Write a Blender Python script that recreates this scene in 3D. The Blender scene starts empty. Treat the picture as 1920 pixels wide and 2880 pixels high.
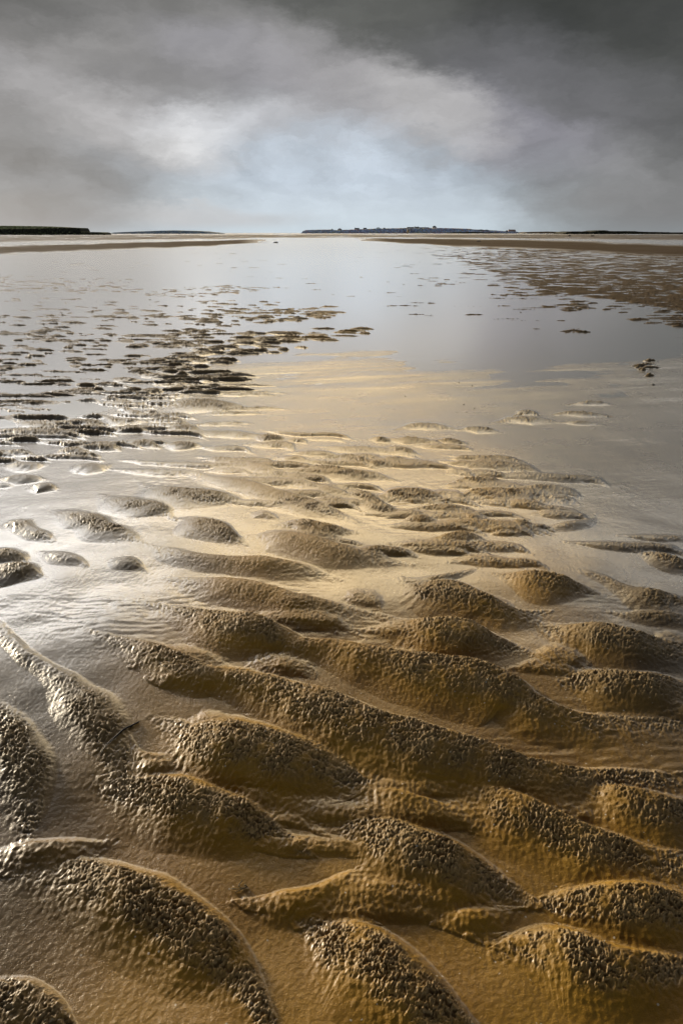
import bpy, bmesh, math, random
import numpy as np
from mathutils import Vector

# ------------------------------------------------------------------ camera, sky, sun, exposure
SC = bpy.context.scene
H_CAM = 1.05
PITCH = math.radians(20.68)
FPX = 1698.6                      # focal length in reference pixels (picture 1568 x 2352)
cd = bpy.data.cameras.new("camera"); cam = bpy.data.objects.new("camera", cd)
SC.collection.objects.link(cam); SC.camera = cam
cd.sensor_fit = 'VERTICAL'; cd.sensor_height = 36.0; cd.lens = 26.0
cd.clip_start = 0.05; cd.clip_end = 60000
cam.location = (0, 0, H_CAM); cam.rotation_euler = (math.pi/2 - PITCH, 0, 0)

SUN_AZ, SUN_EL = math.radians(-46), math.radians(10.5)     # azimuth from +Y, negative = left
sd = bpy.data.lights.new("sun", 'SUN'); sun = bpy.data.objects.new("sun", sd)
SC.collection.objects.link(sun)
sd.energy = 5.0; sd.angle = math.radians(6); sd.color = (1.0, 0.86, 0.64)
sdir = Vector((math.sin(SUN_AZ)*math.cos(SUN_EL), math.cos(SUN_AZ)*math.cos(SUN_EL), math.sin(SUN_EL)))
sun.rotation_euler = (-sdir).to_track_quat('-Z', 'Y').to_euler()
SC.view_settings.view_transform = 'Standard'
SC.view_settings.look = 'None'
SC.view_settings.exposure = 0.0
SC.view_settings.gamma = 1.0

def lin(r, g, b):
    f = lambda c: (c/255/12.92) if c/255 <= 0.04045 else ((c/255+0.055)/1.055)**2.4
    return (f(r), f(g), f(b), 1)

class NT:
    def __init__(s, tree): s.t = tree; s.n = tree.nodes; s.l = tree.links
    def new(s, typ, **kw):
        n = s.n.new(typ)
        for k, v in kw.items(): setattr(n, k, v)
        return n
    def put(s, sock, v):
        if isinstance(v, bpy.types.NodeSocket): s.l.new(v, sock)
        elif v is not None: sock.default_value = v
    def m(s, op, a, b=None, c=None, clamp=False):
        n = s.new('ShaderNodeMath', operation=op, use_clamp=clamp)
        s.put(n.inputs[0], a); s.put(n.inputs[1], b); s.put(n.inputs[2], c)
        return n.outputs[0]
    def mix(s, f, a, b, typ='MIX'):
        n = s.new('ShaderNodeMix', data_type='RGBA', blend_type=typ)
        s.put(n.inputs[0], f); s.put(n.inputs[6], a); s.put(n.inputs[7], b)
        return n.outputs[2]
    def noise(s, vec, scale, detail=4, rough=.55, lac=2.0, dist=0.0, out=0):
        n = s.new('ShaderNodeTexNoise'); s.put(n.inputs['Vector'], vec)
        n.inputs['Scale'].default_value = scale; n.inputs['Detail'].default_value = detail
        n.inputs['Roughness'].default_value = rough; n.inputs['Lacunarity'].default_value = lac
        n.inputs['Distortion'].default_value = dist
        return n.outputs[out]
    def maprange(s, v, a, b, c=0., d=1., typ='SMOOTHSTEP'):
        n = s.new('ShaderNodeMapRange', interpolation_type=typ)
        s.put(n.inputs[0], v)
        for i, x in enumerate((a, b, c, d)): s.put(n.inputs[i+1], x)
        return n.outputs[0]
    def comb(s, x, y, z):
        n = s.new('ShaderNodeCombineXYZ')
        s.put(n.inputs[0], x); s.put(n.inputs[1], y); s.put(n.inputs[2], z); return n.outputs[0]

def az_el(X, Y):                     # reference pixel -> azimuth, elevation in degrees
    u, v = (X-784)/FPX, (1176-Y)/FPX
    d = Vector((u, math.cos(PITCH)+v*math.sin(PITCH), -math.sin(PITCH)+v*math.cos(PITCH))).normalized()
    return math.degrees(math.atan2(d.x, d.y)), math.degrees(math.asin(d.z))

W = bpy.data.worlds.new("World"); SC.world = W; W.use_nodes = True
def build_world():
    t = NT(W.node_tree); t.n.clear()
    out = t.new('ShaderNodeOutputWorld'); bg = t.new('ShaderNodeBackground')
    t.l.new(bg.outputs[0], out.inputs[0])
    sky = t.new('ShaderNodeTexSky', sky_type='NISHITA', sun_disc=False)
    sky.sun_elevation = SUN_EL; sky.sun_rotation = SUN_AZ
    tc = t.new('ShaderNodeTexCoord'); sp = t.new('ShaderNodeSeparateXYZ')
    t.l.new(tc.outputs['Generated'], sp.inputs[0])
    az = t.m('MULTIPLY', t.m('ARCTAN2', sp.outputs[0], sp.outputs[1]), 57.29578)
    el = t.m('MULTIPLY', t.m('ARCSINE', sp.outputs[2], clamp=False), 57.29578)
    # cloud plane coordinates for the small turbulence
    stretch = t.comb(t.m('MULTIPLY', az, .09), t.m('MULTIPLY', el, .20), 3.3)
    n1 = t.noise(stretch, 1.0, 6, .55, out=1); n2 = t.noise(stretch, 4.2, 8, .68, out=1)
    s1 = t.new('ShaderNodeSeparateXYZ'); t.l.new(n1, s1.inputs[0])
    s2 = t.new('ShaderNodeSeparateXYZ'); t.l.new(n2, s2.inputs[0])
    def warp(base, a, b, ka, kb):
        w = t.m('ADD', t.m('MULTIPLY', t.m('SUBTRACT', a, .5), ka), t.m('MULTIPLY', t.m('SUBTRACT', b, .5), kb))
        return t.m('ADD', base, w)
    azw = warp(az, s1.outputs[0], s2.outputs[0], 7., 3.4)
    fade = t.maprange(el, 0., 2.5)
    elw = t.m('ADD', el, t.m('MULTIPLY', fade, t.m('SUBTRACT', warp(el, s1.outputs[1], s2.outputs[1], 4.0, 2.3), el)))
    P = t.comb(azw, elw, 0.)
    # base by elevation
    ramp = t.new('ShaderNodeValToRGB'); cr = ramp.color_ramp
    t.l.new(t.m('DIVIDE', elw, 90., clamp=True), ramp.inputs[0])
    stops = SKY_BASE
    cr.elements[0].position = stops[0][0]/90; cr.elements[0].color = lin(*stops[0][1])
    cr.elements[1].position = stops[-1][0]/90; cr.elements[1].color = lin(*stops[-1][1])
    for p, c in stops[1:-1]:
        e = cr.elements.new(p/90); e.color = lin(*c)
    col = ramp.outputs[0]
    for (X, Y, rx, ry, rot, c, a) in SKY_BLOBS:
        a0, e0 = az_el(X, Y)
        mp = t.new('ShaderNodeMapping', vector_type='TEXTURE')
        t.l.new(P, mp.inputs[0])
        mp.inputs['Location'].default_value = (a0, e0, 0)
        mp.inputs['Rotation'].default_value = (0, 0, math.radians(rot))
        mp.inputs['Scale'].default_value = (rx/29.6, ry/29.6, 1)
        g = t.new('ShaderNodeTexGradient', gradient_type='SPHERICAL'); t.l.new(mp.outputs[0], g.inputs[0])
        f = t.maprange(g.outputs[1], 0., .8, 0., a)
        col = t.mix(f, col, lin(*c))
    # made-up bright sky out of view, added to light the sand and water
    for (A, E, ra, re, k_, c) in SKY_FILLS:
        mp = t.new('ShaderNodeMapping', vector_type='TEXTURE'); t.l.new(P, mp.inputs[0])
        mp.inputs['Location'].default_value = (A, E, 0); mp.inputs['Scale'].default_value = (ra, re, 1)
        g = t.new('ShaderNodeTexGradient', gradient_type='SPHERICAL'); t.l.new(mp.outputs[0], g.inputs[0])
        f = t.maprange(g.outputs[1], 0., .9, 0., 1.)
        col = t.mix(1., col, t.mix(f, (0, 0, 0, 1), tuple(v*k_ for v in c)+(1,)), 'ADD')
    # wispy brightness variation
    w = t.noise(t.comb(t.m('MULTIPLY', azw, .25), t.m('MULTIPLY', elw, .55), 9.1), 1.0, 7, .58)
    k = t.maprange(w, .25, .75, .80, 1.18, 'LINEAR')
    kf = t.m('ADD', 1., t.m('MULTIPLY', t.m('SUBTRACT', k, 1.), t.maprange(el, 0., 4., .25, 1.)))
    col = t.mix(1., col, t.comb(kf, kf, kf), 'MULTIPLY')
    # unseen sky behind viewer, dimmed high to shade sand, raised low to light islands
    back = t.maprange(sp.outputs[1], -.5, .65, .0, 1.)
    lo = t.maprange(el, 5., 22., 2.8, .19)
    dk = t.m('ADD', lo, t.m('MULTIPLY', back, t.m('SUBTRACT', 1., lo)))
    col = t.mix(1., col, t.comb(dk, dk, dk), 'MULTIPLY')
    # a little clear-sky light mixed into the cloud cover
    nish = t.mix(1., sky.outputs[0], (.004, .004, .004, 1), 'MULTIPLY')
    col = t.mix(1., col, nish, 'ADD')
    t.l.new(col, bg.inputs[0]); bg.inputs[1].default_value = 1.0
    W.cycles.sampling_method = 'MANUAL'; W.cycles.sample_map_resolution = 512

SKY_BASE = [(0, (200, 214, 223)), (1.2, (204, 217, 227)), (4, (192, 205, 219)), (7.5, (174, 175, 180)),
            (10.5, (132, 130, 132)), (14, (98, 97, 94)), (22, (90, 90, 90)), (45, (62, 62, 64)), (90, (48, 48, 50))]
# X, Y, rx, ry (reference pixels), rotation deg, colour, strength
SKY_BLOBS = [
    (820, 60, 900, 190, 0, (92, 92, 88), .9),
    (1520, 90, 660, 440, 0, (52, 52, 48), .95),
    (1560, 330, 420, 330, 20, (84, 84, 82), .8),
    (1250, 250, 430, 160, -14, (116, 115, 119), .75),
    (1200, 330, 330, 90, -20, (148, 146, 156), .6),
    (300, 60, 420, 130, 0, (122, 120, 118), .7),
    (40, 30, 190, 80, 10, (84, 84, 82), .85),
    (120, 170, 300, 150, 20, (146, 144, 144), .75),
    (520, 140, 270, 75, -14, (160, 158, 164), .7),
    (800, 190, 420, 95, -20, (180, 177, 180), .55),
    (990, 255, 220, 80, -22, (200, 198, 197), .5),
    (330, 190, 330, 80, 8, (142, 140, 141), .6),
    (170, 255, 300, 60, -22, (178, 176, 178), .6),
    (300, 300, 260, 90, -20, (186, 184, 185), .7),
    (440, 325, 180, 100, 10, (220, 220, 222), .6),
    (425, 345, 90, 62, 0, (242, 242, 243), .45),
    (90, 405, 500, 150, -6, (132, 130, 131), .85),
    (60, 300, 240, 110, -25, (136, 135, 136), .7),
    (620, 290, 160, 60, 25, (196, 196, 200), .5),
    (1440, 440, 330, 130, 0, (136, 136, 138), .7),
    (480, 502, 300, 26, 0, (188, 188, 190), .6),
    (850, 430, 520, 120, 0, (190, 199, 210), .3),
    (20, 500, 300, 60, 0, (140, 138, 138), .6),
]
SKY_FILLS = [(-2, 23, 30, 8.5, 6.2, (1., .77, .44)), (26, 23, 26, 9, 1.5, (1., .95, .86)), (-27, 22.5, 22, 8.3, 7.0, (1., .97, .93))]
build_world()

# ------------------------------------------------------------------ geometry of the view -> ground
def unproj(X, Y, z=0.0):
    u = (np.asarray(X, float)-784)/FPX; v = (1176-np.asarray(Y, float))/FPX
    dy = math.cos(PITCH)+v*math.sin(PITCH); dz = -math.sin(PITCH)+v*math.cos(PITCH)
    t = (z-H_CAM)/np.minimum(dz, -1e-5)
    return u*t, dy*t
def ref_xy(x, y):                    # ground point -> reference coordinates (z = 0)
    f = y*math.cos(PITCH)+H_CAM*math.sin(PITCH)
    up = y*math.sin(PITCH)-H_CAM*math.cos(PITCH)
    f = np.maximum(f, .25)
    return 784+FPX*x/f, 1176-FPX*up/f

# ------------------------------------------------------------------ noise in numpy
def _hash(ix, iy, seed):
    h = (ix.astype(np.int64)*374761393 + iy.astype(np.int64)*668265263 + seed*974634777) & 0xFFFFFFFF
    h = ((h ^ (h >> 13))*1274126177) & 0xFFFFFFFF
    h = ((h ^ (h >> 16))*2246822519) & 0xFFFFFFFF
    return ((h ^ (h >> 15)) & 0xFFFFFF).astype(np.float32)/float(0x1000000)
def vnoise(x, y, seed=0):            # gradient noise about -1..1
    ix, iy = np.floor(x), np.floor(y); fx, fy = (x-ix).astype(np.float32), (y-iy).astype(np.float32)
    def g(dx, dy):
        a = _hash(ix+dx, iy+dy, seed)*6.2831853
        return np.cos(a)*(fx-dx)+np.sin(a)*(fy-dy)
    u = fx*fx*fx*(fx*(fx*6-15)+10); v = fy*fy*fy*(fy*(fy*6-15)+10)
    a = g(0, 0); b = g(1, 0); c = g(0, 1); d = g(1, 1)
    return ((a+(b-a)*u)*(1-v)+(c+(d-c)*u)*v)*1.5
def fbm(x, y, oct=3, seed=0, gain=.5):
    s = 0; a = 1.
    for i in range(oct):
        s = s+a*vnoise(x*2**i+i*17.3, y*2**i-i*9.1, seed+i); a *= gain
    return s
def worley(x, y, seed=0):            # F1 distance
    ix, iy = np.floor(x), np.floor(y); best = np.full(x.shape, 9., np.float32)
    for dx in (-1, 0, 1):
        for dy in (-1, 0, 1):
            cx, cy = ix+dx, iy+dy
            px = cx+.15+.7*_hash(cx, cy, seed); py = cy+.15+.7*_hash(cx, cy, seed+7)
            best = np.minimum(best, ((px-x)**2+(py-y)**2).astype(np.float32))
    return np.sqrt(best)
def sstep(a, b, v):
    t = np.clip((v-a)/(b-a), 0, 1); return t*t*(3-2*t)

# ------------------------------------------------------------------ ground grid: dense where the photograph looks
rowsY = list(np.arange(2700, 900, -1.75))+list(np.arange(900, 548, -.6))+list(np.arange(548, 537, -.4))
_, rr = unproj(np.full(len(rowsY), 784.), np.array(rowsY))
R = np.concatenate([np.array([.04, .12, .22, .33, .42, .50]), rr[rr > .54]])
R = np.concatenate([R, np.geomspace(R[-1]*1.08, 26000, 36)])
fine = np.radians(np.arange(-37, 37.001, .064))
coarse = np.radians(np.arange(38.5, 321.5+.1, 1.5))
TH = np.concatenate([fine, coarse])
nr, nt = len(R), len(TH)
RR, TT = np.meshgrid(R, TH, indexing='ij')
GX, GY = RR*np.sin(TT), RR*np.cos(TT)
PX, PY = ref_xy(GX, GY)
PXc = np.clip(PX, -500, 2070); PYc = np.clip(np.where(GY > .3, PY, 2600), 535, 2700)
front = (np.cos(TT) > .05)

# ---- base level (mm) from spot heights, in reference coordinates
SPOT = [(784,570,-22),(300,600,-20),(784,650,-22),(1250,620,-14),(1450,640,-12),(1560,690,-12),(1350,600,-9),(1500,600,-5),(1100,720,-16),(500,640,-18),(100,620,-14),(200,690,-16),
    (600,690,-14),(800,760,-10),(1000,790,-9),(1300,760,-12),(60,760,-13),(200,840,-12),(450,760,-12),(620,800,-3),(740,810,-2),(60,950,-9),
    (180,1000,-4),(330,940,-4),(420,900,0),(600,850,2),(800,840,3),(950,830,1),(600,940,7),(800,950,6),(900,910,4),(1100,880,2),
    (1250,880,1),(1400,800,-3),(1530,850,3),(1400,870,3),(1568,920,5),(1480,810,-2),(1480,1000,5),(1560,1080,5),(1400,1050,2),(1250,1000,4),(1100,960,5),
    (330,1060,2),(160,1075,2),(20,1130,2),(60,1160,4),(180,1120,1),(450,1040,3),(600,1030,5),(700,1000,6),
    (800,1080,8),(1050,1080,7),(1250,1130,5),(1450,1150,3),(1560,1180,3),(60,1340,5),(30,1400,3),(150,1350,7),(200,1230,4),
    (100,1440,5),(300,1340,7),(500,1320,9),(420,1220,6),(600,1380,10),(1000,1300,9),(1250,1260,7),(1400,1230,4),(1500,1200,2),
    (800,1500,13),(1200,1450,12),(300,1560,12),(90,1620,12),(600,1650,15),(1400,1620,14),(900,1850,16),(300,1750,14),
    (1300,1800,16),(600,2050,16),(1100,2080,16),(200,2150,12),(900,2400,16),(1500,2300,16),(100,2500,16),(150,1920,10)]
def base_level(X, Y):
    num = np.zeros(X.shape, np.float32); den = np.zeros(X.shape, np.float32)
    for sx, sy, sz in SPOT:
        s = 1.0 if sy > 1300 else (1.35 if sy > 900 else 1.8)
        d2 = ((X-sx)*.8)**2+((Y-sy)*1.9*s)**2+900
        w = (1/d2**1.9).astype(np.float32)*1e6
        num += w*sz; den += w
    return num/den
Z = base_level(PXc, PYc)*.001

# far banks and water streaks (Y < 600)
far = sstep(640, 585, PYc)
lx = np.clip(PXc, -400, 2000)
def bank(top, bot, x0, x1, soft):    # curves as control lists over X
    t = np.interp(lx, [p[0] for p in top], [p[1] for p in top]); b = np.interp(lx, [p[0] for p in bot], [p[1] for p in bot])
    mid, hw = (t+b)/2, np.maximum((b-t)/2, .3)
    wob = vnoise(lx/60., PYc/9., 31)*2.0*np.clip((PYc-540)/25., .1, 1)
    m = 1-sstep(hw*.55, hw*1.25, np.abs(PYc+wob-mid))
    return m*sstep(x0-soft, x0+soft, lx)*(1-sstep(x1-soft, x1+soft, lx))
b1 = bank([(-400, 566), (0, 565), (300, 556), (640, 548)], [(-400, 588), (0, 585), (260, 574), (480, 566), (640, 556)], -900, 600, 60)
b2 = bank([(760, 546), (1000, 547), (1250, 551), (1568, 562), (1900, 566)], [(760, 550), (900, 558), (1040, 566), (1250, 574), (1568, 590), (1900, 596)], 830, 3000, 70)
b0 = bank([(-400, 538), (0, 539), (784, 538), (2000, 538)], [(-400, 560), (0, 557), (300, 552), (640, 547), (900, 546), (1150, 548), (1568, 552), (2000, 552)], -900, 3000, 50)
bk = np.maximum(np.maximum(b1, b2), b0*.8)
st = vnoise(lx/140., np.log(np.maximum(PYc-534, .3))*11., 5)+.6*vnoise(lx/45., np.log(np.maximum(PYc-534, .3))*26., 6)
Z = np.where(PYc < 640, Z*(1-far*bk)+far*bk*(.020+.030*np.where(b1+b2 > .6, .25, 1)*st), Z)
Z = np.where(PYc < 541, np.maximum(Z, .006+.02*st), Z)
dry = np.clip(far*bk, 0, 1)

# ---- gentle relief
und = fbm(GX/.55, GY/.8, 3, 40)
Z += np.where(RR < 12, und*.0022, und*.003)
Z += np.clip((3.2-RR)/1.2, 0, 1)*(.0045*vnoise(GX/.30, GY/.26, 45)+.0018*vnoise(GX/.11, GY/.10, 46))
pim = np.zeros_like(Z, dtype=np.float32)
slope_cover = np.zeros_like(Z, dtype=np.float32)
H = np.zeros_like(Z)

def catmull(pts, step):
    pts = [np.array(p, float) for p in pts]
    if len(pts) == 2: pts = [pts[0], (pts[0]+pts[1])/2, pts[1]]
    P = [2*pts[0]-pts[1]]+pts+[2*pts[-1]-pts[-2]]; o = []
    for i in range(1, len(P)-2):
        n = step
        for k in range(n):
            t = k/n; a, b, c, d = P[i-1], P[i], P[i+1], P[i+2]
            o.append(.5*((2*b)+(c-a)*t+(2*a-5*b+4*c-d)*t*t+(3*b-a-3*c+d)*t**3))
    o.append(P[-2]); return np.array(o)

def macro(r): return .085*sstep(.72, 1.95, r)*(1-sstep(2.1, 5.2, r))  # swell added so the near slope tilts from the sun and darkens
def unproj_m(X, Y):
    x, y = unproj(X, Y, .015)
    for _ in range(5):
        x, y = unproj(X, Y, .015+macro(np.hypot(x, y)))
    return x, y
def ridge(pts, amp=.27, taper=True, mode='v', hmax=.058, step=5, kk=.006, far_edge=.30, wide=False, tip=.4):
    """pts: (X, Y, far width, near width, pimple 0..1); widths in reference px, vertical ('v') or horizontal ('h')."""
    global H, pim, slope_cover
    q = catmull(pts, step)
    X, Y = q[:, 0], q[:, 1]
    x, y = unproj_m(X, Y)
    tx, ty = np.gradient(x), np.gradient(y); L = np.hypot(tx, ty)+1e-9
    nx, ny = ty/L, -tx/L                          # right of travel (towards viewer when going left to right)
    def wid(w):
        if mode == 'v': a, b = unproj_m(X, Y+w)
        else: a, b = unproj_m(X+w, Y)
        return np.abs((a-x)*nx+(b-y)*ny)
    kw = float(np.interp(Y.mean(), [1000, 1350, 1900], [1.1, 1.55, 1.75])) if wide else 1.
    if wide: amp *= float(np.interp(Y.mean(), [1100, 1400], [.62, 1.]))
    if wide: hmax = float(np.interp(Y.mean(), [950, 1150, 1300, 1500], [.011, .014, .020, .036]))
    q[:, 2] *= kw; q[:, 3] *= kw*1.0
    if mode == 'v': wn = wid(q[:, 3]); a, b = unproj_m(X, np.maximum(Y-q[:, 2], 540)); wf = np.abs((a-x)*nx+(b-y)*ny)
    else: wn = wid(-q[:, 3]); wf = wid(q[:, 2])
    wn = np.maximum(wn, .006); wf = np.maximum(wf, .006)
    s = np.concatenate([[0], np.cumsum(np.hypot(np.diff(x), np.diff(y)))])
    if taper:
        e = np.minimum(s, s[-1]-s); tl = min(.42*s[-1], 2.6*float(np.median(wn+wf)))+1e-6
        tp = tip+(1-tip)*(1-(1-np.clip(e/tl, 0, 1))**2); wn = wn*tp; wf = wf*tp
        ta = sstep(-.15, 1., e/tl)
    else: ta = np.ones_like(s)
    A = np.minimum(amp*.5*(wn+wf)*(.55+.45*ta), hmax)*(.08+.92*ta)
    wm = float(max(wn.max(), wf.max()))*1.15
    r = np.hypot(x, y); th = np.arctan2(x, y)
    i0, i1 = np.searchsorted(R, r.min()-wm), np.searchsorted(R, r.max()+wm)
    dth = wm/max(r.min(), .3)
    j0, j1 = np.searchsorted(fine, th.min()-dth), np.searchsorted(fine, th.max()+dth)
    if i1-i0 < 1 or j1-j0 < 1: return
    sl = (slice(i0, i1), slice(j0, j1))
    gx, gy = WX[sl], WY[sl]
    bd = np.full(gx.shape, 1e9); bt = np.zeros(gx.shape); bs = np.ones(gx.shape)
    for k in range(len(x)-1):
        dx, dy = x[k+1]-x[k], y[k+1]-y[k]; l2 = dx*dx+dy*dy+1e-12
        t = np.clip(((gx-x[k])*dx+(gy-y[k])*dy)/l2, 0, 1)
        ex, ey = gx-x[k]-t*dx, gy-y[k]-t*dy; d2 = ex*ex+ey*ey
        m = d2 < bd; bd = np.where(m, d2, bd); bt = np.where(m, k+t, bt); bs = np.where(m, (ex*dy-ey*dx)/math.sqrt(l2), bs)
    d = np.sqrt(bd); idx = np.arange(len(x))
    Wn = np.interp(bt, idx, wn); Wf = np.interp(bt, idx, wf); a = np.interp(bt, idx, A); p = np.interp(bt, idx, q[:, 4])
    cs = np.clip(bs/np.maximum(d, 1e-6), -1, 1); k2 = .5+.5*np.clip(cs*1.05, -1, 1); side = d
    tn = d/Wn; tf = d/Wf
    tc_ = np.clip(tn, 0, 1); fn = .60*(1-tc_**1.25)+.40*(1-sstep(.05, 1.0, tn)); ff = 1-sstep(far_edge, 1.0, tf)
    f = fn*k2+ff*(1-k2)
    h = a*f
    h0 = H[sl]
    mx = np.maximum(h0, h); df = np.abs(h0-h)
    sm = np.where((h > 1e-5) & (h0 > 1e-5), np.maximum(kk-df, 0)**2/(4*kk), 0)
    H[sl] = mx+sm
    pm = p*((1-sstep(.16, .66, tn))*k2+(1-sstep(.40, .85, tf))*(1-k2))
    win = h >= h0-.002
    pim[sl] = np.where(win, np.maximum(pm*(f > 0.02), pim[sl]*(h < .004)), pim[sl])
    slope_cover[sl] = np.maximum(slope_cover[sl], f)

# wobble of the plane so that traced outlines are not mathematically smooth
WX = GX+.010*np.clip(RR/2, .5, 6)*vnoise(GX/(.10*np.clip(RR/2, 1, 8)), GY/(.14*np.clip(RR/2, 1, 8)), 81)
WY = GY+.012*np.clip(RR/2, .5, 6)*vnoise(GX/(.12*np.clip(RR/2, 1, 8)), GY/(.16*np.clip(RR/2, 1, 8)), 82)
# (noise cells jump with the clip above only beyond the near field, where they are lost in the texture)
WX = np.where(RR < 60, GX+.007*vnoise(GX/.09, GY/.13, 81)+.02*vnoise(GX/.45, GY/.6, 83)*np.clip(RR/5, 0, 1), GX)
WY = np.where(RR < 60, GY+.007*vnoise(GX/.09, GY/.13, 82)+.03*vnoise(GX/.45, GY/.6, 84)*np.clip(RR/5, 0, 1), GY)

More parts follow.
